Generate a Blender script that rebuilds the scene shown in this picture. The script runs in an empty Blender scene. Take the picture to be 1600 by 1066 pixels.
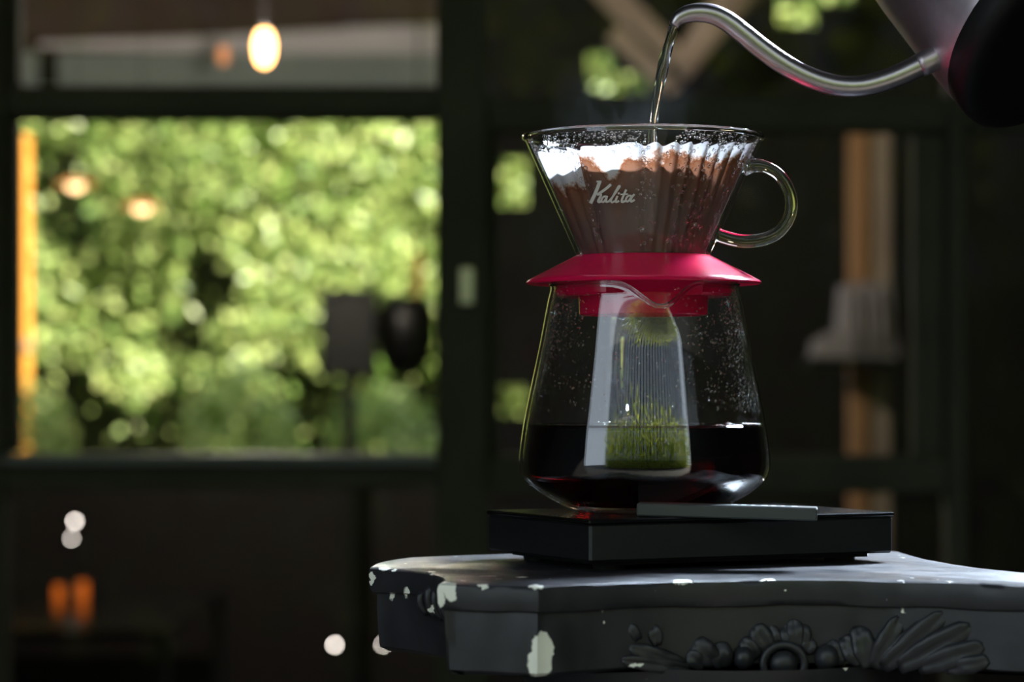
import bpy, math, random
import numpy as np
from mathutils import Vector, Matrix, noise as mnoise

random.seed(7)
rng = np.random.default_rng(7)
scene = bpy.context.scene
COL = scene.collection

# ------------------------------------------------------------------ camera
F = 4240.0                       # focal length in pixels of a 1600 px wide frame
HOR = 600.0                      # pixel row of the horizon
CAM = Vector((-0.0666, -1.364, 0.064))
cam_d = bpy.data.cameras.new('camera')
cam = bpy.data.objects.new('camera', cam_d)
COL.objects.link(cam)
cam.location = CAM
cam.rotation_euler = (math.pi / 2, 0, 0)
cam_d.sensor_width = 36.0
cam_d.lens = F * 36.0 / 1600.0
cam_d.shift_y = (HOR - 533.0) / 1600.0
cam_d.clip_start = 0.02
cam_d.dof.use_dof = True
cam_d.dof.focus_distance = 1.318
cam_d.dof.aperture_fstop = 7.6
scene.camera = cam

# ------------------------------------------------------------------ world, sun, daylight, exposure
world = bpy.data.worlds.new('world')
scene.world = world
world.use_nodes = True
bg = world.node_tree.nodes['Background']
bg.inputs[0].default_value = (0.74, 0.86, 1.0, 1)
bg.inputs[1].default_value = 2.5

sun_d = bpy.data.lights.new('sun', 'SUN')
sun_d.energy = 25.0
sun_d.color = (1.0, 0.94, 0.80)
sun_d.angle = math.radians(1.0)
sun = bpy.data.objects.new('sun', sun_d)
COL.objects.link(sun)
sun.rotation_euler = Vector((-0.5, 0.36, -0.62)).to_track_quat('-Z', 'Y').to_euler()

sky_d = bpy.data.lights.new('skylight_daylight', 'AREA')     # daylight falling through the roof light behind right
sky_d.shape = 'RECTANGLE'
sky_d.size = 0.55
sky_d.size_y = 0.45
sky_d.spread = math.radians(80)
sky_d.energy = 54.0
sky_d.color = (0.70, 0.83, 1.0)
sky = bpy.data.objects.new('skylight_daylight', sky_d)
COL.objects.link(sky)
sky.location = (1.05, 1.25, 1.40)
sky.rotation_euler = (Vector((0, 0, 0.08)) - sky.location).to_track_quat('-Z', 'Y').to_euler()

vs = scene.view_settings
vs.view_transform = 'Standard'
vs.look = 'None'
vs.gamma = 1.0
vs.use_curve_mapping = False
vs.exposure = 0.0
try:
    cy = scene.cycles
    cy.max_bounces = 16
    cy.transmission_bounces = 14
    cy.transparent_max_bounces = 24
    cy.glossy_bounces = 6
    cy.sample_clamp_indirect = 6.0
    cy.caustics_refractive = True
    cy.blur_glossy = 0.3
except Exception:
    pass


# ------------------------------------------------------------------ helpers
def P(px, py, Y):
    """point seen at pixel (px, py) of the 1600x1066 frame lying at world depth Y"""
    D = Y - CAM.y
    return Vector((CAM.x + (px - 800.0) * D / F, Y, CAM.z + (HOR - py) * D / F))


def srgb(r, g, b):
    def c(v):
        v /= 255.0
        return v / 12.92 if v <= 0.04045 else ((v + 0.055) / 1.055) ** 2.4
    return (c(r), c(g), c(b), 1.0)


class MB:
    """collects geometry that becomes one mesh object"""
    def __init__(self):
        self.v, self.f = [], []

    def add(self, verts, faces):
        o = len(self.v)
        self.v += [tuple(p) for p in verts]
        self.f += [tuple(i + o for i in f) for f in faces]
        return self

    def box(self, lo, hi, mat=None, bev=0.0):
        x0, y0, z0 = lo
        x1, y1, z1 = hi
        if bev <= 0:
            vs_ = [(x0, y0, z0), (x1, y0, z0), (x1, y1, z0), (x0, y1, z0), (x0, y0, z1), (x1, y0, z1), (x1, y1, z1), (x0, y1, z1)]
            fs = [(0, 3, 2, 1), (4, 5, 6, 7), (0, 1, 5, 4), (1, 2, 6, 5), (2, 3, 7, 6), (3, 0, 4, 7)]
        else:
            b = bev
            ring = lambda z, i: [(x0 + i, y0, z) if 0 else p for p in
                                 [(x0 + b, y0 + i, z), (x1 - b, y0 + i, z), (x1 - i, y0 + b, z), (x1 - i, y1 - b, z),
                                  (x1 - b, y1 - i, z), (x0 + b, y1 - i, z), (x0 + i, y1 - b, z), (x0 + i, y0 + b, z)]]
            rows = [ring(z0, b), ring(z0 + b, 0), ring(z1 - b, 0), ring(z1, b)]
            vs_ = [p for r in rows for p in r]
            fs = [tuple(reversed(range(8))), tuple(range(24, 32))]
            for k in range(3):
                for i in range(8):
                    j = (i + 1) % 8
                    fs.append((k * 8 + i, k * 8 + j, k * 8 + 8 + j, k * 8 + 8 + i))
        if mat is not None:
            vs_ = [mat @ Vector(p) for p in vs_]
        return self.add(vs_, fs)

    def lathe(self, prof, seg=96, centre=(0, 0), deform=None, closed=False):
        """prof: list of (r, z); r == 0 makes a pole"""
        vs_, fs, idx = [], [], []
        for (r, z) in prof:
            if r <= 1e-9:
                idx.append([len(vs_)])
                vs_.append((centre[0], centre[1], z))
            else:
                row = []
                for i in range(seg):
                    a = 2 * math.pi * i / seg
                    p = (r, a, z)
                    if deform:
                        p = deform(*p)
                    row.append(len(vs_))
                    vs_.append((centre[0] + p[0] * math.cos(p[1]), centre[1] + p[0] * math.sin(p[1]), p[2]))
                idx.append(row)
        pairs = list(zip(idx[:-1], idx[1:])) + ([(idx[-1], idx[0])] if closed else [])
        for a, b in pairs:
            if len(a) == 1 and len(b) == 1:
                continue
            for i in range(seg):
                j = (i + 1) % seg
                if len(a) == 1:
                    fs.append((a[0], b[j], b[i]))
                elif len(b) == 1:
                    fs.append((a[i], a[j], b[0]))
                else:
                    fs.append((a[i], a[j], b[j], b[i]))
        return self.add(vs_, fs)

    def tube(self, pts, rad, seg=16, flat=1.0, cap=True, smooth=0):
        pts = [Vector(p) for p in pts]
        if not hasattr(rad, '__len__'):
            rad = [rad] * len(pts)
        rad = list(rad)
        for _ in range(smooth):                       # subdivide with Catmull-Rom
            np_, nr = [], []
            n = len(pts)
            for i in range(n - 1):
                p0, p1, p2, p3 = pts[max(i - 1, 0)], pts[i], pts[i + 1], pts[min(i + 2, n - 1)]
                np_ += [p1, (-p0 + 9 * p1 + 9 * p2 - p3) / 16]
                nr += [rad[i], (rad[i] + rad[i + 1]) / 2]
            pts, rad = np_ + [pts[-1]], nr + [rad[-1]]
        n = len(pts)
        vs_, fs = [], []
        ref = None
        for i in range(n):
            t = (pts[min(i + 1, n - 1)] - pts[max(i - 1, 0)]).normalized()
            if ref is None:
                ref = Vector((0, 1, 0)) if abs(t.y) < 0.9 else Vector((1, 0, 0))
            ref = (ref - t * ref.dot(t)).normalized()
            b = t.cross(ref)
            for k in range(seg):
                a = 2 * math.pi * k / seg
                vs_.append(pts[i] + rad[i] * (ref * math.cos(a) * flat + b * math.sin(a)))
        for i in range(n - 1):
            for k in range(seg):
                l = (k + 1) % seg
                fs.append((i * seg + k, i * seg + l, (i + 1) * seg + l, (i + 1) * seg + k))
        if cap:
            fs.append(tuple(reversed(range(seg))))
            fs.append(tuple((n - 1) * seg + k for k in range(seg)))
        return self.add(vs_, fs)

    def ball(self, c, r, seg=16, rings=8, axes=None):
        c = Vector(c)
        rx, ry, rz = r if hasattr(r, '__len__') else (r, r, r)
        A = axes or (Vector((1, 0, 0)), Vector((0, 1, 0)), Vector((0, 0, 1)))
        vs_, fs = [], []
        pt = lambda x, y, z: c + A[0] * (x * rx) + A[1] * (y * ry) + A[2] * (z * rz)
        vs_.append(pt(0, 0, -1))
        for i in range(1, rings):
            ph = -math.pi / 2 + math.pi * i / rings
            for k in range(seg):
                a = 2 * math.pi * k / seg
                vs_.append(pt(math.cos(ph) * math.cos(a), math.cos(ph) * math.sin(a), math.sin(ph)))
        vs_.append(pt(0, 0, 1))
        for k in range(seg):
            l = (k + 1) % seg
            fs.append((0, 1 + l, 1 + k))
            for i in range(rings - 2):
                fs.append((1 + i * seg + k, 1 + i * seg + l, 1 + (i + 1) * seg + l, 1 + (i + 1) * seg + k))
            fs.append((len(vs_) - 1, 1 + (rings - 2) * seg + k, 1 + (rings - 2) * seg + l))
        return self.add(vs_, fs)

    def build(self, name, material, parent=None, smooth=False, angle=None):
        me = bpy.data.meshes.new(name)
        me.from_pydata(self.v, [], self.f)
        me.materials.append(material)
        if smooth:
            me.polygons.foreach_set('use_smooth', [True] * len(me.polygons))
            if angle:
                try:
                    me.set_sharp_from_angle(angle=math.radians(angle))
                except Exception:
                    pass
        me.update()
        return put(name, me, parent)


def put(name, me, parent=None):
    o = bpy.data.objects.new(name, me)
    COL.objects.link(o)
    if parent is not None:
        set_parent(o, parent)
    return o


def world_loc(o):
    m = Matrix.Translation(o.location)
    if o.parent:
        m = world_loc(o.parent) @ o.matrix_parent_inverse @ m
    return m


def set_parent(o, p):
    o.parent = p
    o.matrix_parent_inverse = world_loc(p).inverted()


def thing(name, label, cat, loc=(0, 0, 0), group=None, kind=None):
    o = bpy.data.objects.new(name, None)
    o.empty_display_size = 0.02
    COL.objects.link(o)
    o.location = loc
    return tag(o, label, cat, group, kind)


def tag(o, label=None, cat=None, group=None, kind=None):
    if label: o['label'] = label
    if cat: o['category'] = cat
    if group: o['group'] = group
    if kind: o['kind'] = kind
    return o


# ------------------------------------------------------------------ materials
def new_mat(name):
    m = bpy.data.materials.new(name)
    m.use_nodes = True
    nt = m.node_tree
    nt.nodes.clear()
    out = nt.nodes.new('ShaderNodeOutputMaterial')
    return m, nt, out


def N(nt, typ, **kw):
    n = nt.nodes.new(typ)
    for k, v in kw.items():
        if k.startswith('i_'):
            key = k[2:]
            n.inputs[int(key) if key.isdigit() else key.replace('_', ' ')].default_value = v
        else:
            setattr(n, k, v)
    return n


def L(nt, a, b):
    nt.links.new(a, b)


def principled(name, color, rough=0.5, metal=0.0, spec=0.5, noise=None, bump=None, coat=0.0, sss=0.0, aniso=0.0, emit=None, tint2=None):
    """noise=(scale, amount) varies the colour, bump=(scale, strength, distance) adds relief"""
    m, nt, out = new_mat(name)
    b = N(nt, 'ShaderNodeBsdfPrincipled')
    b.inputs['Base Color'].default_value = color
    b.inputs['Roughness'].default_value = rough
    b.inputs['Metallic'].default_value = metal
    b.inputs['Specular IOR Level'].default_value = spec
    b.inputs['Coat Weight'].default_value = coat
    b.inputs['Coat Roughness'].default_value = 0.05
    b.inputs['Anisotropic'].default_value = aniso
    if sss:
        b.inputs['Subsurface Weight'].default_value = sss
        b.inputs['Subsurface Radius'].default_value = (0.004, 0.001, 0.001)
        b.inputs['Subsurface Scale'].default_value = 1.0
    if emit:
        b.inputs['Emission Color'].default_value = emit[0]
        b.inputs['Emission Strength'].default_value = emit[1]
    tc = N(nt, 'ShaderNodeTexCoord')
    if noise:
        nz = N(nt, 'ShaderNodeTexNoise', i_Scale=noise[0], i_Detail=5.0)
        L(nt, tc.outputs['Object'], nz.inputs['Vector'])
        mx = N(nt, 'ShaderNodeMix', data_type='RGBA')
        c2 = tint2 or tuple(min(1, c * (1 + noise[1])) for c in color[:3]) + (1,)
        c1 = color if tint2 else tuple(max(0, c * (1 - noise[1])) for c in color[:3]) + (1,)
        mx.inputs[6].default_value = c1
        mx.inputs[7].default_value = c2
        rp = N(nt, 'ShaderNodeMapRange', i_1=0.3, i_2=0.7)
        L(nt, nz.outputs['Fac'], rp.inputs[0])
        L(nt, rp.outputs[0], mx.inputs[0])
        L(nt, mx.outputs[2], b.inputs['Base Color'])
    if bump:
        nb = N(nt, 'ShaderNodeTexNoise', i_Scale=bump[0], i_Detail=4.0)
        L(nt, tc.outputs['Object'], nb.inputs['Vector'])
        bp = N(nt, 'ShaderNodeBump', i_Strength=bump[1], i_Distance=bump[2])
        L(nt, nb.outputs['Fac'], bp.inputs['Height'])
        L(nt, bp.outputs[0], b.inputs['Normal'])
    L(nt, b.outputs[0], out.inputs[0])
    return m


def wood(name, c1, c2, scale=(40, 40, 3), rough=0.6):
    m, nt, out = new_mat(name)
    tc = N(nt, 'ShaderNodeTexCoord')
    mp = N(nt, 'ShaderNodeMapping')
    mp.inputs['Scale'].default_value = scale
    nz = N(nt, 'ShaderNodeTexNoise', i_Scale=1.0, i_Detail=6.0)
    mx = N(nt, 'ShaderNodeMix', data_type='RGBA')
    mx.inputs[6].default_value, mx.inputs[7].default_value = c1, c2
    b = N(nt, 'ShaderNodeBsdfPrincipled')
    b.inputs['Roughness'].default_value = rough
    L(nt, tc.outputs['Object'], mp.inputs[0]); L(nt, mp.outputs[0], nz.inputs['Vector'])
    L(nt, nz.outputs['Fac'], mx.inputs[0]); L(nt, mx.outputs[2], b.inputs['Base Color'])
    L(nt, b.outputs[0], out.inputs[0])
    return m


def thin_glass(name, tint=(1, 1, 1, 1), ior=1.45, rough=0.0, boost=1.0, wobble=None):
    """glass wall: each face lets light straight through and mirrors by its Fresnel term"""
    m, nt, out = new_mat(name)
    geo = N(nt, 'ShaderNodeNewGeometry')
    mr = N(nt, 'ShaderNodeMapRange', i_1=0.0, i_2=1.0, i_3=ior, i_4=1.0 / ior)
    L(nt, geo.outputs['Backfacing'], mr.inputs[0])
    fr = N(nt, 'ShaderNodeFresnel')
    L(nt, mr.outputs[0], fr.inputs['IOR'])
    fac = N(nt, 'ShaderNodeMath', operation='MULTIPLY', use_clamp=True)
    fac.inputs[1].default_value = boost
    L(nt, fr.outputs[0], fac.inputs[0])
    tr = N(nt, 'ShaderNodeBsdfTransparent')
    tr.inputs[0].default_value = tint
    gl = N(nt, 'ShaderNodeBsdfGlossy', i_Roughness=rough)
    gl.inputs[0].default_value = (1, 1, 1, 1)
    if wobble:
        tc = N(nt, 'ShaderNodeTexCoord')
        nb = N(nt, 'ShaderNodeTexNoise', i_Scale=wobble[0], i_Detail=1.0)
        L(nt, tc.outputs['Object'], nb.inputs['Vector'])
        bp = N(nt, 'ShaderNodeBump', i_Strength=wobble[1], i_Distance=wobble[2])
        L(nt, nb.outputs['Fac'], bp.inputs['Height'])
        L(nt, bp.outputs[0], gl.inputs['Normal'])
    mx = N(nt, 'ShaderNodeMixShader')
    L(nt, fac.outputs[0], mx.inputs[0]); L(nt, tr.outputs[0], mx.inputs[1]); L(nt, gl.outputs[0], mx.inputs[2])
    L(nt, mx.outputs[0], out.inputs[0])
    return m


def solid_glass(name, ior=1.47, color=(1, 1, 1, 1), rough=0.0, absorb=None):
    m, nt, out = new_mat(name)
    g = N(nt, 'ShaderNodeBsdfGlass', i_Roughness=rough, i_IOR=ior)
    g.inputs[0].default_value = color
    L(nt, g.outputs[0], out.inputs[0])
    if absorb:
        a = N(nt, 'ShaderNodeVolumeAbsorption', i_Density=absorb[1])
        a.inputs[0].default_value = absorb[0]
        L(nt, a.outputs[0], out.inputs[1])
    return m


def emission(name, color, strength):
    m, nt, out = new_mat(name)
    e = N(nt, 'ShaderNodeEmission', i_Strength=strength)
    e.inputs[0].default_value = color
    L(nt, e.outputs[0], out.inputs[0])
    return m


def leaf_mat(name, c_lo, c_hi, trans=0.45):
    m, nt, out = new_mat(name)
    at = N(nt, 'ShaderNodeAttribute', attribute_name='tone')
    mx = N(nt, 'ShaderNodeMix', data_type='RGBA')
    mx.inputs[6].default_value, mx.inputs[7].default_value = c_lo, c_hi
    L(nt, at.outputs['Fac'], mx.inputs[0])
    p = N(nt, 'ShaderNodeBsdfPrincipled', i_Roughness=0.35)
    t = N(nt, 'ShaderNodeBsdfTranslucent')
    L(nt, mx.outputs[2], p.inputs['Base Color']); L(nt, mx.outputs[2], t.inputs[0])
    ms = N(nt, 'ShaderNodeMixShader')
    ms.inputs[0].default_value = trans
    L(nt, p.outputs[0], ms.inputs[1]); L(nt, t.outputs[0], ms.inputs[2]); L(nt, ms.outputs[0], out.inputs[0])
    return m


MAT = dict(
    frame=principled('black_window_paint', srgb(80, 82, 72), 0.85, spec=0.12, noise=(6, 0.2), bump=(60, 0.15, 0.002)),
    sill=principled('lit_sill_paint', srgb(120, 124, 136), 0.4, noise=(8, 0.15)),  # ledge lighter and bluer than the frame: light from above put into its colour
    pane=thin_glass('window_pane_glass', (0.97, 0.98, 0.97, 1), 1.15),
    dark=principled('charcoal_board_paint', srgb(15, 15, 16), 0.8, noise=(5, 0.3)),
    brown=wood('dark_brown_timber', srgb(84, 64, 56), srgb(112, 88, 78), (3, 20, 30)),
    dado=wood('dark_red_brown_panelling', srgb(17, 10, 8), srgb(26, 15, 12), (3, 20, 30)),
    pale=principled('pale_beam_paint', srgb(226, 224, 228), 0.6, noise=(5, 0.12)),
    greygreen=principled('grey_green_render', srgb(176, 190, 186), 0.8, noise=(4, 0.12)),
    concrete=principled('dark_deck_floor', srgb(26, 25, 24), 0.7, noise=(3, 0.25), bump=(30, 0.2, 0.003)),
    roof=principled('dark_roof_boards', srgb(40, 36, 34), 0.8, noise=(4, 0.3)),
    orange_wood=wood('orange_timber', srgb(190, 110, 30), srgb(235, 165, 60), (30, 30, 2)),
    tan_wood=wood('tan_timber', srgb(150, 104, 66), srgb(190, 150, 110), (30, 30, 3)),
    beige_wood=wood('weathered_timber', srgb(150, 132, 118), srgb(186, 170, 152), (20, 20, 20)),
    cloth=principled('grey_cloth', srgb(150, 146, 150), 0.9, noise=(20, 0.15), bump=(200, 0.3, 0.002)),
    black_metal=principled('black_metal', srgb(12, 12, 13), 0.4, noise=(10, 0.2)),
    white_plate=principled('white_latch_plate', srgb(226, 224, 218), 0.35, metal=0.9, noise=(12, 0.05)),
    bulb=emission('bulb_glow', (1.0, 0.50, 0.17, 1), 15.0),
    bulb_dim=emission('dim_bulb_glow', (1.0, 0.36, 0.12, 1), 1.0),
    lamp_glow=emission('lamp_glow', (1.0, 0.62, 0.30, 1), 5.0),
    amber_shade=emission('amber_glass_shade', (1.0, 0.42, 0.12, 1), 0.9),
    spot=emission('small_white_bulb', (1.0, 0.88, 0.80, 1), 25.0),
    ember=emission('amber_candle_glow', (1.0, 0.20, 0.02, 1), 0.6),
    leaf=leaf_mat('sunlit_leaf', srgb(92, 132, 52), srgb(222, 228, 150)),
    leaf_back=leaf_mat('garden_leaf', srgb(120, 146, 50), srgb(220, 226, 110), 0.6),
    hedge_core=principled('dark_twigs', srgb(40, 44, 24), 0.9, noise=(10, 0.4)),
    board=principled('pale_grey_boards', srgb(176, 182, 190), 0.6, noise=(3, 0.1)),
)

# ------------------------------------------------------------------ the setting
FLOOR = -1.05
CEIL = 1.75
WY = 2.0                         # window wall
FY = 5.0                         # far side of the room behind it

tag(MB().box((-9, -11, FLOOR - 0.1), (9, 9, FLOOR)).build('floor', MAT['concrete']), 'dark floor running under terrace and room', 'floor', kind='structure')

# roof with the opening of the roof light over the right rear of the pedestal
roof = MB()
hx0, hx1, hy0, hy1 = 0.45, 1.75, 0.75, 1.9
RY = -2.2
for lo, hi in (((-2.4, RY), (hx0, FY)), ((hx1, RY), (3.0, FY)), ((hx0, RY), (hx1, hy0)), ((hx0, hy1), (hx1, FY))):
    roof.box((lo[0], lo[1], CEIL), (hi[0], hi[1], CEIL + 0.12))
roof.box((0.2, 0.45, 2.35), (2.0, 2.0, 2.42))                 # unseen hood added to keep sun out of the roof light, rear open
roof.box((0.2, 0.45, CEIL), (2.0, 0.50, 2.40)).box((0.2, 0.45, CEIL), (0.25, 2.0, 2.40)).box((1.95, 0.45, CEIL), (2.0, 2.0, 2.40))
tag(roof.build('ceiling', MAT['roof']), 'dark boarded ceiling with a roof light opening', 'ceiling', kind='structure')

tag(MB().box((1.9, -2.3, FLOOR), (2.0, FY, CEIL)).build('wall_right', MAT['dark']), 'charcoal wall closing the right side', 'wall', kind='structure')

tag(MB().box((-2.4, -1.4, FLOOR), (-2.3, FY, CEIL)).build('wall_left', MAT['dark']), 'charcoal wall closing the left side', 'wall', kind='structure')

# --- window wall: a px -> X at the window plane
s = (WY - CAM.y) / F
wx = lambda px: CAM.x + (px - 800) * s
wz = lambda py: CAM.z + (HOR - py) * s


def bar(parent, name, px0, px1, py0, py1, y0=WY, y1=WY + 0.06, mat='frame', bev=0.004):
    return MB().box((wx(px0), y0, wz(py1)), (wx(px1), y1, wz(py0)), bev=bev).build(name, MAT[mat], parent)


w1 = thing('window_1', 'dark framed glazed window looking out on the green hedge', 'window', (wx(340), WY, FLOOR), kind='structure')
bar(w1, 'frame_post', -900, 6, -1300, 2000)
bar(w1, 'frame_post', 682, 762, -1300, 2000, WY - 0.01)
bar(w1, 'sash_stile', 6, 22, 183, 707, WY + 0.02)
bar(w1, 'sash_stile', 6, 24, -1290, 134, WY + 0.02)
bar(w1, 'transom_bar', 6, 682, 134, 176)
bar(w1, 'transom_drip', 6, 682, 176, 184, WY + 0.01)
bar(w1, 'sill_bar', 6, 682, 727, 764)
bar(w1, 'sill_ledge', 6, 682, 709, 727, WY - 0.03, WY + 0.012, 'sill')
bar(w1, 'sill_block', 545, 648, 734, 756, WY - 0.008, WY + 0.02)
bar(w1, 'bottom_rail', 6, 682, 1180, 1260)
lp = bar(w1, 'latch_plate', 719, 740, 419, 475, WY - 0.016, WY - 0.01, 'white_plate', 0.001)
tag(lp, 'small white latch plate')
for (a, b, c, d) in ((6, 682, -1290, 134), (6, 682, 184, 709), (6, 682, 764, 1180)):
    MB().box((wx(a), WY + 0.03, wz(d)), (wx(b), WY + 0.034, wz(c))).build('pane', MAT['pane'], w1)

w2 = thing('window_2', 'dark framed glazed bay right of the thick post, mostly black inside', 'window', (wx(1100), WY, FLOOR), kind='structure')
bar(w2, 'transom_bar', 762, 1482, 150, 203)
bar(w2, 'frame_post', 1482, 1512, -1300, 2000, WY - 0.005)
bar(w2, 'sash_stile', 762, 778, 203, 720, WY + 0.02)
bar(w2, 'sash_stile', 1432, 1482, 203, 720, WY + 0.02)
bar(w2, 'sill_bar', 762, 1482, 712, 770)
bar(w2, 'frame_post', 2300, 3000, -1300, 2000)
bar(w2, 'transom_bar', 1512, 2300, 150, 203)
bar(w2, 'bottom_rail', 762, 2300, 1180, 1260)
for (a, b, c, d) in ((762, 1482, -1290, 150), (778, 1432, 203, 712), (762, 1482, 770, 1180), (1512, 2300, 203, 1180)):
    MB().box((wx(a), WY + 0.03, wz(d)), (wx(b), WY + 0.034, wz(c))).build('pane', MAT['pane'], w2)

# --- far side of the room: dado, lintel bands, partition with two tall slots
s2 = (FY - CAM.y) / F
fx = lambda px, Y=FY: CAM.x + (px - 800) * (Y - CAM.y) / F
fz = lambda py, Y=FY: CAM.z + (HOR - py) * (Y - CAM.y) / F

wf = thing('wall_far', 'far wall of the dark room with low dado and timber lintel', 'wall', (-1, FY, FLOOR), kind='structure')
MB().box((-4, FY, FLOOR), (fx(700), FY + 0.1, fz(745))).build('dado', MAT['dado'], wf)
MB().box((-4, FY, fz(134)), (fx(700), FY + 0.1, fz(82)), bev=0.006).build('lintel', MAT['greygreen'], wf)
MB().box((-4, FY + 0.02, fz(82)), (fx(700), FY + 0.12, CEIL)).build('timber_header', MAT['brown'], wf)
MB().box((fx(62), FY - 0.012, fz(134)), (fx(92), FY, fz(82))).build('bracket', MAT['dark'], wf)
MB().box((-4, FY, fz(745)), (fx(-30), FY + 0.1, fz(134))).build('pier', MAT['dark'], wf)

beam = MB()
Yb = FY - 0.25
pts = [(60, 66, 74), (330, 56, 82), (500, 46, 84), (540, 44, 86), (540, 42, 84), (690, 38, 84)]
ring = []
for px, ya, yb in pts:
    for Y in (Yb, Yb + 0.08):
        ring += [P(px, ya, Y), P(px, yb, Y)]
fs = []
for i in range(len(pts) - 1):
    a, b = i * 4, i * 4 + 4
    fs += [(a, a + 1, b + 1, b), (a + 2, b + 2, b + 3, a + 3), (a, b, b + 2, a + 2), (a + 1, a + 3, b + 3, b + 1)]
fs += [(0, 2, 3, 1), (len(ring) - 4, len(ring) - 3, len(ring) - 1, len(ring) - 2)]
tag(beam.add(ring, fs).build('ceiling_beam', MAT['pale']), 'pale painted beam under the brown header, behind the bulb', 'beam')

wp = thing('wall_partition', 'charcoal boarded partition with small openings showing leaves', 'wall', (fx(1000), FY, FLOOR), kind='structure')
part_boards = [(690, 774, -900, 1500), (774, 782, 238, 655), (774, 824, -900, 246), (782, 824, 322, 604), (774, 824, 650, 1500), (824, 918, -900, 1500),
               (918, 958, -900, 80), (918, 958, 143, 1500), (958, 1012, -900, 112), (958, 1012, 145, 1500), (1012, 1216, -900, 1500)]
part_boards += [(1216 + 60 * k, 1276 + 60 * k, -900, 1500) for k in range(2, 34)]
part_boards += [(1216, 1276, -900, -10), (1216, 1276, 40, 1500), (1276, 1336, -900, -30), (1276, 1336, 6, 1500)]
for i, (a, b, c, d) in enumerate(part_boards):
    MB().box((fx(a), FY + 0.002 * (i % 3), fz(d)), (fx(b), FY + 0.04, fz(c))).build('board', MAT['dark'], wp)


# --- leaves
def foliage(name, n, sampler, size, material, parent, facing=(0, -1, 0.5), spread=0.9):
    c = np.array([sampler() for _ in range(n)])
    nrm = np.array(facing)[None, :] + rng.normal(0, spread, (n, 3))
    nrm /= np.linalg.norm(nrm, axis=1)[:, None]
    up = rng.normal(0, 1, (n, 3)) + np.array([0, 0, -0.6])
    t = up - nrm * np.sum(up * nrm, 1)[:, None]
    t /= np.linalg.norm(t, axis=1)[:, None]
    b = np.cross(nrm, t)
    sz = (size * rng.uniform(0.6, 1.35, n))[:, None]
    v = np.empty((n, 4, 3))
    v[:, 0] = c - t * sz
    v[:, 1] = c + b * sz * 0.55 + nrm * sz * 0.18
    v[:, 2] = c + t * sz
    v[:, 3] = c - b * sz * 0.55 + nrm * sz * 0.18
    idx = np.arange(n)[:, None] * 4
    tris = np.concatenate([idx + np.array([[0, 1, 2]]), idx + np.array([[0, 2, 3]])], 1).reshape(-1, 3)
    me = bpy.data.meshes.new(name)
    me.vertices.add(n * 4)
    me.vertices.foreach_set('co', v.reshape(-1))
    me.loops.add(len(tris) * 3)
    me.loops.foreach_set('vertex_index', tris.reshape(-1).astype(np.int32))
    me.polygons.add(len(tris))
    me.polygons.foreach_set('loop_start', (np.arange(len(tris)) * 3).astype(np.int32))
    me.update(calc_edges=True)
    a = me.attributes.new('tone', 'FLOAT', 'POINT')
    a.data.foreach_set('value', np.repeat(rng.beta(1.6, 2.0, n), 4))
    me.materials.append(material)
    o = put(name, me, parent)
    o['kind'] = 'stuff'
    return o


HY = 6.75
hd = thing('climbing_hedge', 'sunlit green leafy hedge filling the view beyond the window', 'hedge', (-0.8, HY + 0.3, FLOOR))


def hedge_pt():
    while True:
        x, z = random.uniform(-2.6, 1.4), random.uniform(-1.0, 2.3)
        d = mnoise.noise(Vector((x * 2.2, 1.3, z * 2.2))) + 0.6 * mnoise.noise(Vector((x * 5.5, 7.3, z * 5.5)))
        hole = -0.55 if z > 0.25 else -0.55 + 0.95 * min(1.0, (0.25 - z) / 0.3)
        if d < hole and random.random() < 0.93:
            continue
        lump = 0.14 * mnoise.noise(Vector((x * 1.6, 4.0, z * 1.6)))
        return (x, HY + lump + random.uniform(-0.16, 0.16), z)


foliage('foliage', 62000, hedge_pt, 0.021, MAT['leaf'], hd, facing=(0.35, -0.55, 0.55), spread=0.55)
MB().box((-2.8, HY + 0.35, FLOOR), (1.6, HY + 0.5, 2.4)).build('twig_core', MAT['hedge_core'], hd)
for k in range(9):
    x = -2.4 + k * 0.42
    pts = [Vector((x + 0.06 * math.sin(k + j), HY + 0.16 + 0.05 * math.cos(j * 2 + k), FLOOR + j * 0.45)) for j in range(8)]
    MB().tube(pts, [0.03 - 0.003 * j for j in range(8)], 8).build('stem', MAT['hedge_core'], hd, True)

for (px, top, w, lab) in ((35, 590, 0.16, 'low leafy shrub at the foot of the orange post'), (372, 560, 0.17, 'sunlit low shrub rising before the middle of the hedge'),
                          (600, 600, 0.17, 'low leafy shrub under the black lantern')):
    Ys = 6.32
    zt = CAM.z + (HOR - top) * (Ys - CAM.y) / F
    xs = CAM.x + (px - 800) * (Ys - CAM.y) / F
    t = thing('low_shrub', lab, 'shrub', (xs, Ys, FLOOR), group='low shrubs before the hedge')

    def shrub_pt():
        while True:
            a, b, c = random.uniform(-1, 1), random.uniform(-1, 1), random.uniform(-1, 1)
            if 0.35 < a * a + b * b + c * c < 1:
                return (xs + a * w, Ys + b * 0.12, zt - 0.24 + c * 0.24)
    foliage('foliage', 900, shrub_pt, 0.021, MAT['leaf'], t, facing=(0.35, -0.55, 0.55), spread=0.6)
    for k in range(4):
        MB().tube([(xs + 0.02 * k - 0.03, Ys, FLOOR), (xs + 0.05 * (k - 1.5), Ys + 0.02, zt - 0.5), (xs + 0.08 * (k - 1.5), Ys, zt - 0.1)], [0.012, 0.008, 0.004], 6).build('stem', MAT['hedge_core'], t, True)

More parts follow.
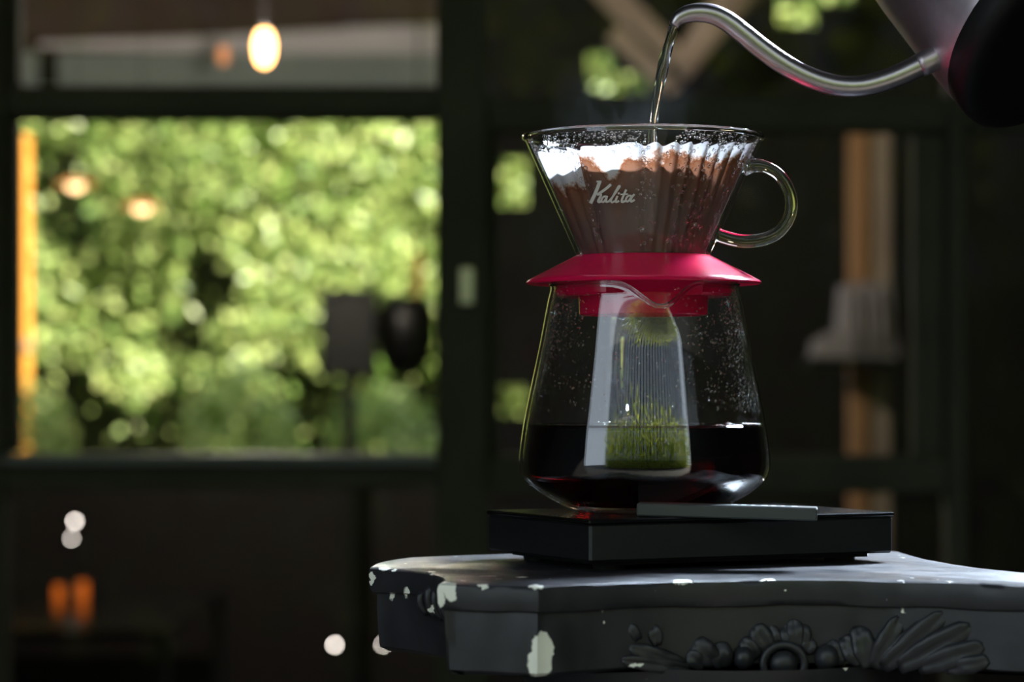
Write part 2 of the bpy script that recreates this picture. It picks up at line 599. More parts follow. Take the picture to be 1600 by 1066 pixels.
# --- the garden side behind the camera: hedge and a pale boarded house
hb = thing('garden_hedge', 'low garden hedge behind the camera, mirrored in the carafe', 'hedge', (-1.5, -5.2, FLOOR))
foliage('foliage', 9000, lambda: (random.uniform(-4.3, 4.2), -5.0 - random.random() * 0.7, FLOOR + random.random() ** 0.8 * (2.9 + 0.45 * math.sin(random.random() * 6))),
        0.075, MAT['leaf_back'], hb, facing=(0, 0.8, 0.5), spread=0.7)
MB().box((-4.2, -5.9, FLOOR), (4.2, -5.8, FLOOR + 1.5)).build('twig_core', MAT['hedge_core'], hb)
hs = thing('boarded_house', 'pale grey boarded house behind the garden hedge', 'house', (1, -7.5, FLOOR))
for k in range(27):
    MB().box((-5.9 + k * 0.42, -7.5 - 0.01 * (k % 2), FLOOR), (-5.60 + k * 0.42, -7.4, 4.2)).build('board', MAT['board'], hs)
MB().box((-5.9, -7.9, FLOOR), (5.4, -7.6, 4.2)).build('backing', MAT['dark'], hs)
MB().box((-6.1, -9.0, 4.2), (5.7, -7.2, 4.35)).build('roof', MAT['roof'], hs)


# ------------------------------------------------------------------ things in the room behind the glass
def pendant_bulb(px, py, Y, w, h, mat, label):
    c = P(px, py, Y)
    t = thing('pendant_bulb', label, 'light bulb', (c.x, c.y, c.z - h / 2), group='bare bulbs hanging in the room')
    prof = [(0, c.z - h / 2)] + [(w / 2 * math.sqrt(1 - (2 * t - 1) ** 2) ** 0.9, c.z - h / 2 + h * t) for t in (0.03, 0.08, 0.16, 0.27, 0.4, 0.52, 0.64, 0.76, 0.86, 0.94)]
    MB().lathe(prof, 24, (c.x, c.y)).build('glass_bulb', mat, t, True)
    MB().lathe([(0, c.z + h * 0.38), (w * 0.17, c.z + h * 0.40), (w * 0.18, c.z + h * 0.62), (w * 0.05, c.z + h * 0.70), (0, c.z + h * 0.70)], 16, (c.x, c.y)).build('socket', MAT['black_metal'], t, True)
    MB().tube([(c.x, c.y, c.z + h * 0.68), (c.x, c.y, CEIL)], 0.002, 6).build('cord', MAT['black_metal'], t)
    return c


c = pendant_bulb(413, 74, 3.6, 0.034, 0.068, MAT['bulb'], 'glowing pear-shaped filament bulb, the large bright one at the top')
pl = bpy.data.lights.new('pendant_bulb_light', 'POINT')
pl.energy, pl.color, pl.shadow_soft_size = 30.0, (1.0, 0.86, 0.74), 0.03
plo = bpy.data.objects.new('pendant_bulb_light', pl)
COL.objects.link(plo)
plo.location = (c.x, c.y - 0.06, c.z - 0.02)
pendant_bulb(349, 86, 4.3, 0.022, 0.040, MAT['bulb_dim'], 'small dim orange bulb hanging left of the large bright bulb')


def dish_lamp(px, py, Y, r, label):
    c = P(px, py, Y)
    t = thing('pendant_lamp', label, 'lamp', (c.x, c.y, c.z), group='dish lamps in front of the hedge')
    MB().lathe([(0, c.z + r * 0.42), (r * 0.3, c.z + r * 0.40), (r, c.z + 0.004), (r * 0.98, c.z), (r * 0.28, c.z + r * 0.36), (0, c.z + r * 0.38)], 32, (c.x, c.y)).build('shade', MAT['amber_shade'], t, True)
    MB().ball((c.x, c.y, c.z), (r * 0.45, r * 0.45, r * 0.30), 20, 10).build('light_bulb', MAT['lamp_glow'], t, True)
    MB().tube([(c.x, c.y, c.z + r * 0.4), (c.x, c.y, CEIL)], 0.0015, 6).build('cord', MAT['black_metal'], t)


dish_lamp(118, 290, 4.6, 0.043, 'glowing warm dish lamp, the higher of two at the left')
dish_lamp(222, 325, 4.6, 0.043, 'glowing warm dish lamp, the lower of two at the left')


def spot_bulb(px, py, Y, r, label, stem_to=None, mat='spot'):
    c = P(px, py, Y)
    zb = FLOOR if stem_to is None else stem_to
    t = thing('stake_light', label, 'lamp', (c.x, c.y, zb), group='tiny white lamps low in the room')
    MB().ball(c, r, 12, 8).build('light_bulb', MAT[mat], t, True)
    MB().lathe([(0, c.z - r * 2.2), (r * 0.8, c.z - r * 2.2), (r * 0.9, c.z - r * 0.7), (0, c.z - r * 0.7)], 12, (c.x, c.y)).build('socket', MAT['black_metal'], t, True)
    MB().tube([(c.x, c.y, c.z - r * 2), (c.x, c.y, zb)], r * 0.35, 6).build('stem', MAT['black_metal'], t)
    MB().lathe([(0, zb + 0.012), (r * 4, zb + 0.008), (r * 4.4, zb), (0, zb)], 16, (c.x, c.y)).build('base', MAT['black_metal'], t, True)


# low black table at the far left with candle jars and lamps
TZ = fz(936, 4.5)
tb = thing('side_table', 'black glossy low table holding candle jars inside the dark room', 'table', (fx(120, 4.5), 4.5, FLOOR))
glossy = principled('black_gloss_top', srgb(14, 12, 12), 0.12, noise=(4, 0.2))
MB().box((fx(-200, 4.5), 3.75, TZ - 0.02), (fx(330, 4.5), 4.80, TZ), bev=0.004).build('table_top', glossy, tb)
for x in (fx(-190, 4.5), fx(320, 4.5)):
    for y in (3.79, 4.77):
        MB().box((x - 0.012, y - 0.012, FLOOR), (x + 0.012, y + 0.012, TZ - 0.02)).build('leg', MAT['black_metal'], tb)
for i, (px, r, h, lab) in enumerate(((92, 0.0105, 0.030, 'amber glowing candle jar, left of the pair on the black table'), (129, 0.0115, 0.038, 'amber glowing candle jar, right of the pair on the black table'))):
    x = fx(px, 4.5)
    t = thing('candle_jar', lab, 'candle', (x, 4.5, TZ), group='candle jars on the black table')
    MB().lathe([(0, TZ + 0.001), (r * 0.9, TZ + 0.001), (r, TZ + 0.01), (r * 0.92, TZ + h), (r * 0.8, TZ + h), (0, TZ + h * 0.8)], 20, (x, 4.5)).build('glowing_jar', MAT['ember'], t, True)
    MB().lathe([(r * 0.80, TZ + h), (r * 0.98, TZ + h), (r * 0.98, TZ + h + 0.006), (r * 0.80, TZ + h + 0.006)], 20, (x, 4.5), closed=True).build('rim', MAT['black_metal'], t, True)
spot_bulb(117, 815, 4.68, 0.0042, 'bright white bulb on a thin stem above the candle jars', TZ)
spot_bulb(112, 842, 4.60, 0.0030, 'fainter white bulb just under the bright one above the candles', TZ)
spot_bulb(523, 1008, 4.4, 0.0042, 'bright white lamp low between the window and the pedestal')
spot_bulb(598, 1008, 4.4, 0.0028, 'fainter white lamp beside the pedestal edge')

# orange timber post at the left edge of the hedge, dark hanging pots at the right
t = thing('timber_post', 'sunlit orange timber post at the left edge of the hedge', 'post', (fx(34, 6.5), 6.5, FLOOR))
MB().box((fx(22, 6.5), 6.48, FLOOR), (fx(46, 6.5), 6.52, fz(212, 6.5)), bev=0.003).build('shaft', MAT['orange_wood'], t)
MB().box((fx(20, 6.5), 6.475, fz(548, 6.5)), (fx(50, 6.5), 6.525, fz(530, 6.5)), bev=0.002).build('collar', MAT['tan_wood'], t)

t = thing('hanging_lantern', 'black dome lantern hanging on a wooden rod before the hedge', 'lantern', P(638, 590, 4.7))
c = P(634, 506, 4.7)
r = 0.066
MB().lathe([(0, c.z - 0.125), (r * 0.45, c.z - 0.115), (r * 0.88, c.z - 0.075), (r, c.z - 0.02), (r * 0.98, c.z + 0.03), (r * 0.7, c.z + 0.06), (0, c.z + 0.065)], 28, (c.x, c.y)).build('dome', MAT['black_metal'], t, True)
MB().tube([P(652, 480, 4.7), P(655, 395, 4.7)], 0.011, 10).build('rod', MAT['orange_wood'], t, True)
MB().tube([P(655, 396, 4.7), Vector((P(655, 396, 4.7).x, 4.7, CEIL))], 0.003, 6).build('cord', MAT['black_metal'], t)
t = thing('planter_box', 'black planter box left of the dome lantern', 'planter', P(540, 600, 4.75))
a, b = P(503, 590, 4.75), P(590, 455, 4.75)
MB().box((a.x, 4.70, a.z), (b.x, 4.80, b.z), bev=0.006).build('box', MAT['black_metal'], t)
MB().box((a.x - 0.006, 4.69, b.z - 0.012), (b.x + 0.006, 4.81, b.z + 0.004), bev=0.003).build('rim', MAT['black_metal'], t)
MB().box(((a.x + b.x) / 2 - 0.015, 4.74, FLOOR), ((a.x + b.x) / 2 + 0.015, 4.76, a.z)).build('stand', MAT['black_metal'], t)

# diagonal weathered brace, tan column with a grey folded cloth on its shelf
t = thing('diagonal_brace', 'weathered beige timber brace slanting down at the top', 'timber', P(985, 80, 4.7))
for (p0, p1, w) in (((905, -60), (1078, 120), 0.030), ((960, 48), (1060, 138), 0.026)):
    a, b = P(p0[0], p0[1], 4.7), P(p1[0], p1[1], 4.7)
    d = (b - a).normalized()
    n = Vector((-d.z, 0, d.x))
    vs_ = []
    for q in (a, b):
        for sg, yy in ((-1, -0.02), (1, -0.02), (1, 0.02), (-1, 0.02)):
            vs_.append(q + n * sg * w + Vector((0, yy, 0)))
    MB().add(vs_, [(0, 1, 2, 3), (7, 6, 5, 4), (0, 4, 5, 1), (1, 5, 6, 2), (2, 6, 7, 3), (3, 7, 4, 0)]).build('plank', MAT['beige_wood'], t)
t = thing('beige_awning_rail', 'pale weathered rail sloping behind the kettle spout', 'timber', P(1200, 40, 4.7))
a, b = P(1070, 100, 4.55), P(1180, -40, 4.55)
MB().tube([a, (a + b) / 2 + Vector((0, 0, 0.01)), b], [0.03, 0.04, 0.045], 10, flat=0.4).build('rail', MAT['beige_wood'], t, True)

t = thing('timber_column', 'tan timber column standing in the dark right bay', 'column', (fx(1358, 4.4), 4.4, FLOOR))
MB().box((fx(1326, 4.4), 4.37, FLOOR), (fx(1356, 4.4), 4.43, fz(208, 4.4)), bev=0.003).build('plank', MAT['tan_wood'], t)
MB().box((fx(1357, 4.4), 4.38, FLOOR), (fx(1390, 4.4), 4.43, fz(208, 4.4)), bev=0.003).build('plank', MAT['beige_wood'], t)
sh = MB().box((fx(1262, 4.2), 4.16, fz(572, 4.2)), (fx(1412, 4.2), 4.37, fz(560, 4.2)), bev=0.003).build('shelf', MAT['black_metal'], t)
t = thing('folded_cloth', 'grey folded cloth heaped on the shelf of the tan column', 'cloth', (fx(1350, 4.25), 4.25, fz(560, 4.2)))
zc = fz(560, 4.2)
prof = [(1272, 558), (1275, 535), (1290, 524), (1312, 515), (1318, 446), (1345, 440), (1392, 446), (1402, 552), (1400, 559)]
front = [P(x, y, 4.22) for x, y in prof]
back = [p + Vector((0, 0.10, 0)) for p in front]
n = len(prof)
MB().add(front + back, [tuple(range(n))[::-1], tuple(range(n, 2 * n))] + [(i, (i + 1) % n, n + (i + 1) % n, n + i) for i in range(n)]).build('cloth_heap', MAT['cloth'], t)
for k in range(3):
    x = fx(1332 + 22 * k, 4.21)
    MB().tube([(x, 4.215, fz(450, 4.2)), (x + 0.004, 4.21, fz(500, 4.2)), (x + 0.008, 4.215, fz(552, 4.2))], [0.004, 0.007, 0.005], 8).build('fold', MAT['cloth'], t, True)
# fill lamp added to light the right bay, out of sight above
cl = thing('bay_fill_lamp', 'added warm fill lamp lighting the right bay, out of view', 'lamp', (0.55, 3.3, 1.3))
MB().lathe([(0, 1.42), (0.03, 1.41), (0.12, 1.30), (0.118, 1.30), (0.028, 1.40), (0, 1.41)], 24, (0.55, 3.3)).build('shade', MAT['black_metal'], cl, True)
MB().tube([(0.55, 3.3, 1.41), (0.55, 3.3, CEIL)], 0.003, 6).build('cord', MAT['black_metal'], cl)
pd = bpy.data.lights.new('bay_fill_light', 'POINT')
pd.energy, pd.color, pd.shadow_soft_size = 5.0, (1.0, 0.78, 0.55), 0.05
pdo = bpy.data.objects.new('bay_fill_light', pd)
COL.objects.link(pdo)
pdo.location = (0.55, 3.3, 1.28)

# ------------------------------------------------------------------ pedestal (carved column capital)
TOP = -0.025
A_, A2 = Vector((-0.100, -0.156)), Vector((-0.055, -0.171))
C1 = Vector((0.172, -0.170))


def arc(p, q, sag, n=14):
    d = q - p
    nn = Vector((-d.y, d.x)).normalized()
    return [p + d * (k / n) + nn * sag * math.sin(math.pi * k / n) for k in range(n)]


outline = []
outline += [A_.lerp(A2, k / 4) for k in range(4)]
outline += arc(A2, C1, 0.041, 24)
outline += arc(C1, Vector((0.215, -0.150)), 0.0, 3)
outline += arc(Vector((0.215, -0.150)), Vector((0.140, 0.074)), 0.020, 14)
outline += arc(Vector((0.140, 0.074)), Vector((0.095, 0.125)), 0, 4)
outline += arc(Vector((0.095, 0.125)), Vector((-0.066, 0.060)), 0.012, 10)
outline += arc(Vector((-0.066, 0.060)), Vector((-0.119, 0.032)), 0, 4)
outline += arc(Vector((-0.119, 0.032)), Vector((-0.136, -0.047)), -0.006, 5)
outline += arc(Vector((-0.136, -0.047)), A_, 0.017, 10)
outline = [Vector((p.x, p.y)) for p in outline]


def inset(poly, d, jit=0.0, seed=0):
    n = len(poly)
    out = []
    for i, p in enumerate(poly):
        t = (poly[(i + 1) % n] - poly[i - 1]).normalized()
        nn = Vector((-t.y, t.x))
        j = jit * mnoise.noise(Vector((p.x * 90, p.y * 90, seed * 3.7)))
        out.append(p + nn * (d + j))
    return out


def resample(poly, step):
    out = []
    n = len(poly)
    for i in range(n):
        a, b = poly[i], poly[(i + 1) % n]
        m = max(1, int((b - a).length / step))
        out += [a.lerp(b, k / m) for k in range(m)]
    return out


outline = resample(outline, 0.0035)


def stack(layers, cap_top=True, cap_bot=True):
    """layers: (polygon, z or function) from top to bottom"""
    mb = MB()
    n = len(layers[0][0])
    vs_ = []
    for poly, z in layers:
        vs_ += [(p.x, p.y, z(p) if callable(z) else z) for p in poly]
    fs = []
    for k in range(len(layers) - 1):
        for i in range(n):
            j = (i + 1) % n
            fs.append((k * n + i, (k + 1) * n + i, (k + 1) * n + j, k * n + j))
    if cap_top: fs.append(tuple(range(n)))
    if cap_bot: fs.append(tuple(reversed(range((len(layers) - 1) * n, len(layers) * n))))
    return mb.add(vs_, fs)


def paint_mat():
    """black paint with the places where it has chipped off down to white plaster"""
    m, nt, out = new_mat('chipped_black_paint')
    tc = N(nt, 'ShaderNodeTexCoord')
    pos = tc.outputs['Object']
    nz = N(nt, 'ShaderNodeTexNoise', i_Scale=220.0, i_Detail=4.0, i_Roughness=0.65)
    L(nt, pos, nz.inputs['Vector'])
    nzl = N(nt, 'ShaderNodeTexNoise', i_Scale=60.0, i_Detail=3.0)
    L(nt, pos, nzl.inputs['Vector'])
    sub = N(nt, 'ShaderNodeVectorMath', operation='SUBTRACT')
    sub.inputs[1].default_value = (0.5, 0.5, 0.5)
    L(nt, nzl.outputs['Color'], sub.inputs[0])
    sc_ = N(nt, 'ShaderNodeVectorMath', operation='SCALE')
    sc_.inputs['Scale'].default_value = 0.008
    L(nt, sub.outputs[0], sc_.inputs[0])
    sub2 = N(nt, 'ShaderNodeVectorMath', operation='SUBTRACT')
    sub2.inputs[1].default_value = (0.5, 0.5, 0.5)
    L(nt, nz.outputs['Color'], sub2.inputs[0])
    sc2 = N(nt, 'ShaderNodeVectorMath', operation='SCALE')
    sc2.inputs['Scale'].default_value = 0.005
    L(nt, sub2.outputs[0], sc2.inputs[0])
    add = N(nt, 'ShaderNodeVectorMath', operation='ADD')
    L(nt, pos, add.inputs[0]); L(nt, sc_.outputs[0], add.inputs[1])
    add2 = N(nt, 'ShaderNodeVectorMath', operation='ADD')
    L(nt, add.outputs[0], add2.inputs[0]); L(nt, sc2.outputs[0], add2.inputs[1])
    blobs = []
    ff = lambda px, py, Y: P(px, py, Y)
    # (pixel, depth, half sizes in m)
    spec = [(847, 1018, -0.168, .0050, .006, .0075), (843, 1040, -0.168, .0062, .006, .0060), (850, 1002, -0.168, .0034, .006, .0040), (842, 1051, -0.168, .0050, .006, .0030),
            (686, 930, -0.156, .0022, .006, .0072), (694, 914, -0.156, .0052, .006, .0024), (705, 922, -0.157, .0034, .006, .0046), (683, 975, -0.156, .0010, .006, .0100),
            (682, 1010, -0.156, .0014, .006, .0040), (839, 917, -0.171, .0028, .006, .0013), (758, 917, -0.163, .0022, .006, .0009), (1068, 911, -0.140, .0050, .006, .0014),
            (614, 885, -0.060, .0026, .006, .0020), (600, 886, -0.055, .0040, .006, .0012), (671, 890, -0.085, .0030, .010, .0026), (580, 903, -0.047, .0014, .006, .0032),
            (632, 932, -0.080, .0024, .010, .0052), (612, 936, -0.070, .0020, .010, .0030), (669, 957, -0.10, .0022, .012, .0020), (1200, 908, -0.130, .0035, .005, .0007),
            (1408, 908, -0.145, .003, .006, .0008), (1490, 911, -0.155, .004, .006, .0009), (990, 1046, -0.150, .0042, .012, .0010), (1318, 1040, -0.13, .0010, .012, .0018),
            (700, 884, -0.07, .004, .004, .002), (760, 893, -0.108, .006, .0022, .002), (725, 905, -0.140, .003, .002, .002), (817, 896, -0.115, .003, .0022, .002)]
    acc = None
    for (px, py, Y, rx, ry, rz) in spec:
        c = P(px, py, Y)
        d = N(nt, 'ShaderNodeVectorMath', operation='SUBTRACT')
        d.inputs[1].default_value = c
        L(nt, add2.outputs[0], d.inputs[0])
        e = N(nt, 'ShaderNodeVectorMath', operation='DIVIDE')
        e.inputs[1].default_value = (rx, ry * 2.0, rz)
        L(nt, d.outputs[0], e.inputs[0])
        ln = N(nt, 'ShaderNodeVectorMath', operation='LENGTH')
        L(nt, e.outputs[0], ln.inputs[0])
        if acc is None:
            acc = ln.outputs['Value']
        else:
            mn = N(nt, 'ShaderNodeMath', operation='MINIMUM')
            L(nt, acc, mn.inputs[0]); L(nt, ln.outputs['Value'], mn.inputs[1])
            acc = mn.outputs[0]
    chip = N(nt, 'ShaderNodeMapRange', i_1=1.06, i_2=0.94)
    L(nt, acc, chip.inputs[0])
    # a few tiny random nicks
    nk = N(nt, 'ShaderNodeTexNoise', i_Scale=130.0, i_Detail=2.0)
    L(nt, pos, nk.inputs['Vector'])
    nick = N(nt, 'ShaderNodeMapRange', i_1=0.755, i_2=0.77)
    L(nt, nk.outputs['Fac'], nick.inputs[0])
    mxm = N(nt, 'ShaderNodeMath', operation='MAXIMUM', use_clamp=True)
    L(nt, chip.outputs[0], mxm.inputs[0]); L(nt, nick.outputs[0], mxm.inputs[1])
    cr = N(nt, 'ShaderNodeMix', data_type='RGBA')
    cr.inputs[6].default_value = srgb(29, 30, 34)
    cr.inputs[7].default_value = srgb(50, 50, 54)
    L(nt, nzl.outputs['Fac'], cr.inputs[0])
    col = N(nt, 'ShaderNodeMix', data_type='RGBA')
    col.inputs[7].default_value = srgb(250, 250, 238)
    L(nt, mxm.outputs[0], col.inputs[0]); L(nt, cr.outputs[2], col.inputs[6])
    b = N(nt, 'ShaderNodeBsdfPrincipled')
    L(nt, col.outputs[2], b.inputs['Base Color'])
    rr = N(nt, 'ShaderNodeMapRange', i_1=0.3, i_2=0.7, i_3=0.36, i_4=0.50)
    L(nt, nzl.outputs['Fac'], rr.inputs[0])
    rm = N(nt, 'ShaderNodeMath', operation='MAXIMUM')
    L(nt, rr.outputs[0], rm.inputs[0]); L(nt, mxm.outputs[0], rm.inputs[1])
    L(nt, rm.outputs[0], b.inputs['Roughness'])
    hgt = N(nt, 'ShaderNodeMath', operation='SUBTRACT')
    L(nt, nzl.outputs['Fac'], hgt.inputs[0]); L(nt, mxm.outputs[0], hgt.inputs[1])
    bp = N(nt, 'ShaderNodeBump', i_Strength=0.5, i_Distance=0.0008)
    L(nt, hgt.outputs[0], bp.inputs['Height'])
    L(nt, bp.outputs[0], b.inputs['Normal'])
    L(nt, b.outputs[0], out.inputs[0])
    return m


PAINT = paint_mat()
ped = thing('pedestal', 'black painted carved column capital pedestal, white plaster showing where paint chipped', 'pedestal', (0.03, -0.05, FLOOR))
wav = lambda z0, amp=0.0006: (lambda p: z0 + amp * mnoise.noise(Vector((p.x * 40, p.y * 40, z0 * 50))))
SLAB_B = TOP - 0.0125
o = stack([(inset(outline, 0.0022, 0.0006, 1), wav(TOP, 0.0003)), (inset(outline, 0.0006, 0.0008, 2), wav(TOP - 0.0008)), (inset(outline, 0.0, 0.0007, 3), wav(TOP - 0.003)),
           (inset(outline, 0.0004, 0.0007, 4), wav(TOP - 0.009)), (inset(outline, 0.0014, 0.0008, 5), wav(SLAB_B + 0.001, 0.0010)), (inset(outline, 0.004, 0.0006, 5), wav(SLAB_B, 0.0010))]).build('abacus_slab', PAINT, ped, True, 40)
FR_IN = 0.0042
o = stack([(inset(outline, FR_IN, 0.0004, 6), SLAB_B + 0.0006), (inset(outline, FR_IN, 0.0006, 7), wav(TOP - 0.020)), (inset(outline, FR_IN + 0.0005, 0.0006, 8), wav(TOP - 0.030)),
           (inset(outline, FR_IN + 0.001, 0.0008, 9), wav(TOP - 0.0385, 0.001)), (inset(outline, 0.010, 0.0006, 9), TOP - 0.041)]).build('frieze', PAINT, ped, True, 40)
cx0, cy0 = 0.035, -0.045
bell = MB().lathe([(0.10, TOP - 0.040), (0.098, TOP - 0.050), (0.088, TOP - 0.075), (0.076, TOP - 0.12), (0.070, TOP - 0.18), (0.068, TOP - 0.24), (0.074, TOP - 0.245),
                   (0.076, TOP - 0.255), (0.070, TOP - 0.262)], 48, (cx0, cy0))
bell.build('bell', PAINT, ped, True)
MB().lathe([(0.070, TOP - 0.262)] + [(0.070 + 0.006 * k / 8, TOP - 0.262 - (0.63 * k / 8)) for k in range(9)] + [(0.082, FLOOR + 0.12)], 48, (cx0, cy0),
           deform=lambda r, a, z: (r - 0.0035 * abs(math.sin(a * 10)), a, z)).build('shaft', PAINT, ped, True)
MB().lathe([(0.07, FLOOR + 0.125), (0.10, FLOOR + 0.12), (0.112, FLOOR + 0.10), (0.10, FLOOR + 0.08), (0.125, FLOOR + 0.06), (0.13, FLOOR + 0.0), (0, FLOOR)], 48, (cx0, cy0)).build('base', PAINT, ped, True)

front_in = inset(outline, FR_IN)
fx_pts = sorted([(p.x, p.y) for p in front_in if p.y < -0.10 and -0.06 < p.x < 0.18])


def front_y(x):
    for (x0, y0), (x1, y1) in zip(fx_pts[:-1], fx_pts[1:]):
        if x0 <= x <= x1:
            return y0 + (y1 - y0) * (x - x0) / max(1e-6, x1 - x0)
    return fx_pts[0][1] if x < fx_pts[0][0] else fx_pts[-1][1]


def on_front(zx, zy):
    """point of the carved front from coordinates of the enlarged detail"""
    px, py = 960 + zx / 2.5, 840 + zy / 2.5
    Y = -0.14
    for _ in range(4):
        p = P(px, py, Y)
        Y = front_y(p.x)
    return P(px, py, Y)


def lobe(p0, p1, w, h=0.004, name='leaf', bend=0.0):
    """carved leaf lobe: a ridge swelling from base p0 to rounded tip p1"""
    a, b = on_front(*p0), on_front(*p1)
    d = b - a
    side = Vector((-d.z, 0, d.x)).normalized()
    n = 12
    pts, rad = [], []
    for k in range(n + 1):
        t = k / n
        q = a + d * t + side * bend * math.sin(math.pi * t)
        q.y = front_y(q.x) + 0.0005 - h * 0.35 * math.sin(math.pi * min(1, t * 1.1)) ** 0.7
        pts.append(q)
        rad.append(w * (0.35 + 0.65 * math.sin(math.pi * (0.12 + 0.75 * t))) * (1 if k < n else 0.55))
    mb = MB().tube(pts, rad, 20, flat=0.46)
    for i in range(n + 1):                        # central groove of the carved leaf
        for k in range(20):
            da = 2 * math.pi * k / 20 - math.pi
            v = Vector(mb.v[i * 20 + k])
            f = 1 - 0.55 * math.exp(-(da / 0.40) ** 2)
            mb.v[i * 20 + k] = tuple(pts[i] + (v - pts[i]) * f)
    mb.v = [(x + 0.0005 * mnoise.noise(Vector((x, y, z)) * 260), y + 0.0009 * mnoise.noise(Vector((z, x, y)) * 240), z + 0.0005 * mnoise.noise(Vector((y, z, x)) * 260)) for x, y, z in mb.v]
    mb.build(name, PAINT, ped, True)


W = 1.0 / 2.5 * 0.000290
LOB = [((1010, 505), (1118, 312), 22), ((1032, 505), (1205, 335), 16), ((1050, 508), (1290, 298), 24), ((1110, 505), (1392, 348), 26), ((1190, 510), (1440, 425), 24),
       ((1300, 515), (1462, 480), 18), ((1000, 505), (950, 345), 24), ((965, 490), (893, 385), 22), ((700, 440), (662, 340), 18), ((712, 440), (702, 318), 18), ((728, 440), (742, 338), 17),
       ((742, 450), (778, 398), 15), ((610, 440), (545, 345), 22), ((640, 430), (602, 345), 16), ((560, 470), (500, 395), 18), ((425, 505), (402, 412), 24), ((395, 490), (312, 405), 24),
       ((350, 500), (285, 455), 18), ((280, 500), (60, 430), 17), ((300, 515), (30, 480), 15), ((170, 420), (150, 345), 14), ((95, 400), (60, 340), 12), ((880, 500), (850, 400), 16)]
for p0, p1, w in LOB:
    lobe(p0, p1, w * W * 2.1, h=0.004)
for (zx, zy, r) in ((505, 470, 46), (832, 470, 52)):
    c = on_front(zx, zy)
    rr = r / 2.5 * 0.00029
    MB().ball(c + Vector((0, 0.001, 0)), (rr, 0.0065, rr * 1.1), 20, 12).build('scroll_boss', PAINT, ped, True)
c = on_front(660, 492)
ring_pts = [c + Vector((0.0094 * math.cos(a), -0.0025, 0.0088 * math.sin(a))) for a in np.linspace(0, 2 * math.pi, 33)]
MB().tube(ring_pts, 0.0019, 10, cap=False).build('rosette_ring', PAINT, ped, True)
MB().ball(c, (0.0068, 0.0055, 0.0064), 20, 12).build('rosette_boss', PAINT, ped, True)
# leaf tuft carved on the left side face
for (px0, py0, px1, py1, Y, w) in ((640, 965, 628, 915, -0.085, .0028), (650, 968, 642, 918, -0.09, .0026), (660, 970, 655, 925, -0.097, .0024), (632, 960, 616, 925, -0.078, .0026), (668, 972, 668, 935, -0.105, .0022)):
    a, b = P(px0, py0, Y), P(px1, py1, Y)
    nrm = Vector((-0.9, -0.25, 0))
    # bring the lobe on to the face: nearest point of the frieze outline
    def face(p):
        q = min(front_in, key=lambda v: abs(v.y - p.y) + (10 if v.x > -0.05 else 0))
        return Vector((q.x, p.y, p.z))
    a, b = face(a), face(b)
    MB().tube([a, a.lerp(b, .4) + nrm * 0.003, a.lerp(b, .8) + nrm * 0.0035, b + nrm * 0.001], [w * .6, w, w, w * .4], 10, smooth=1).build('leaf', PAINT, ped, True)

# ------------------------------------------------------------------ scale
uang = math.atan2(0.077, 0.1537)
SC = Vector((0.0225, 0.003, 0))
SM = Matrix.Translation(SC) @ Matrix.Rotation(uang, 4, 'Z')
SL, SW = 0.172, 0.1095
m_body = principled('black_plastic_scale', srgb(24, 24, 25), 0.42, noise=(30, 0.1), bump=(900, 0.05, 0.0002))
m_plate = principled('black_gloss_plate', srgb(16, 16, 18), 0.18, noise=(20, 0.1), coat=0.3)
m_panel = principled('dark_grey_panel', srgb(72, 75, 76), 0.40, noise=(40, 0.06))
m_foot = principled('black_rubber', srgb(14, 14, 14), 0.8, noise=(30, 0.1))
m_print = principled('grey_print', srgb(190, 195, 205), 0.5, noise=(30, 0.05))
scl = thing('kitchen_scale', 'black rectangular coffee scale under the glass carafe', 'scale', (SC.x, SC.y, TOP))
MB().box((-SL / 2, -SW / 2, -0.0205), (SL / 2, SW / 2, -0.0022), SM, 0.0012).build('body', m_body, scl)
MB().box((-SL / 2 - 0.0006, -SW / 2 - 0.0006, -0.0022), (SL / 2 + 0.0006, SW / 2 + 0.0006, 0.0), SM, 0.0006).build('weighing_plate', m_plate, scl)
MB().box((-SL / 2 + 0.010, -SW / 2 + 0.008, -0.0225), (SL / 2 - 0.010, SW / 2 - 0.008, -0.0205), SM).build('underside', m_foot, scl)
for sx in (-1, 1):
    for sy in (-1, 1):
        q = SM @ Vector((sx * (SL / 2 - 0.020), sy * (SW / 2 - 0.018), 0))
        MB().lathe([(0, -0.0225), (0.008, -0.0225), (0.0075, TOP), (0, TOP)], 20, (q.x, q.y)).build('foot', m_foot, scl)
# raised grey display panel lying along the front edge
pL, pR = Vector((-0.0068, -0.0600)), Vector((0.0790, -0.0700))
ux = (pR - pL).normalized()
uy = Vector((-ux.y, ux.x))
PM = Matrix(((ux.x, uy.x, 0, pL.x), (ux.y, uy.y, 0, pL.y), (0, 0, 1, 0), (0, 0, 0, 1)))
PM = PM @ Matrix.Translation((0, 0, 0.0005)) @ Matrix.Rotation(math.radians(1.3), 4, 'Y')
plen = (pR - pL).length
pan = MB().box((0, 0, 0), (plen, 0.0195, 0.0062), PM, 0.0007).build('display_panel', m_panel, scl)
tag(pan, 'dark grey raised display panel')
for k in range(7):
    x0 = 0.045 + 0.0048 * k
    MB().box((x0, 0.006, 0.0062), (x0 + 0.0030 - 0.0006 * (k % 3), 0.012 + 0.001 * (k % 2), 0.0064), PM).build('printed_mark', m_print, pan)

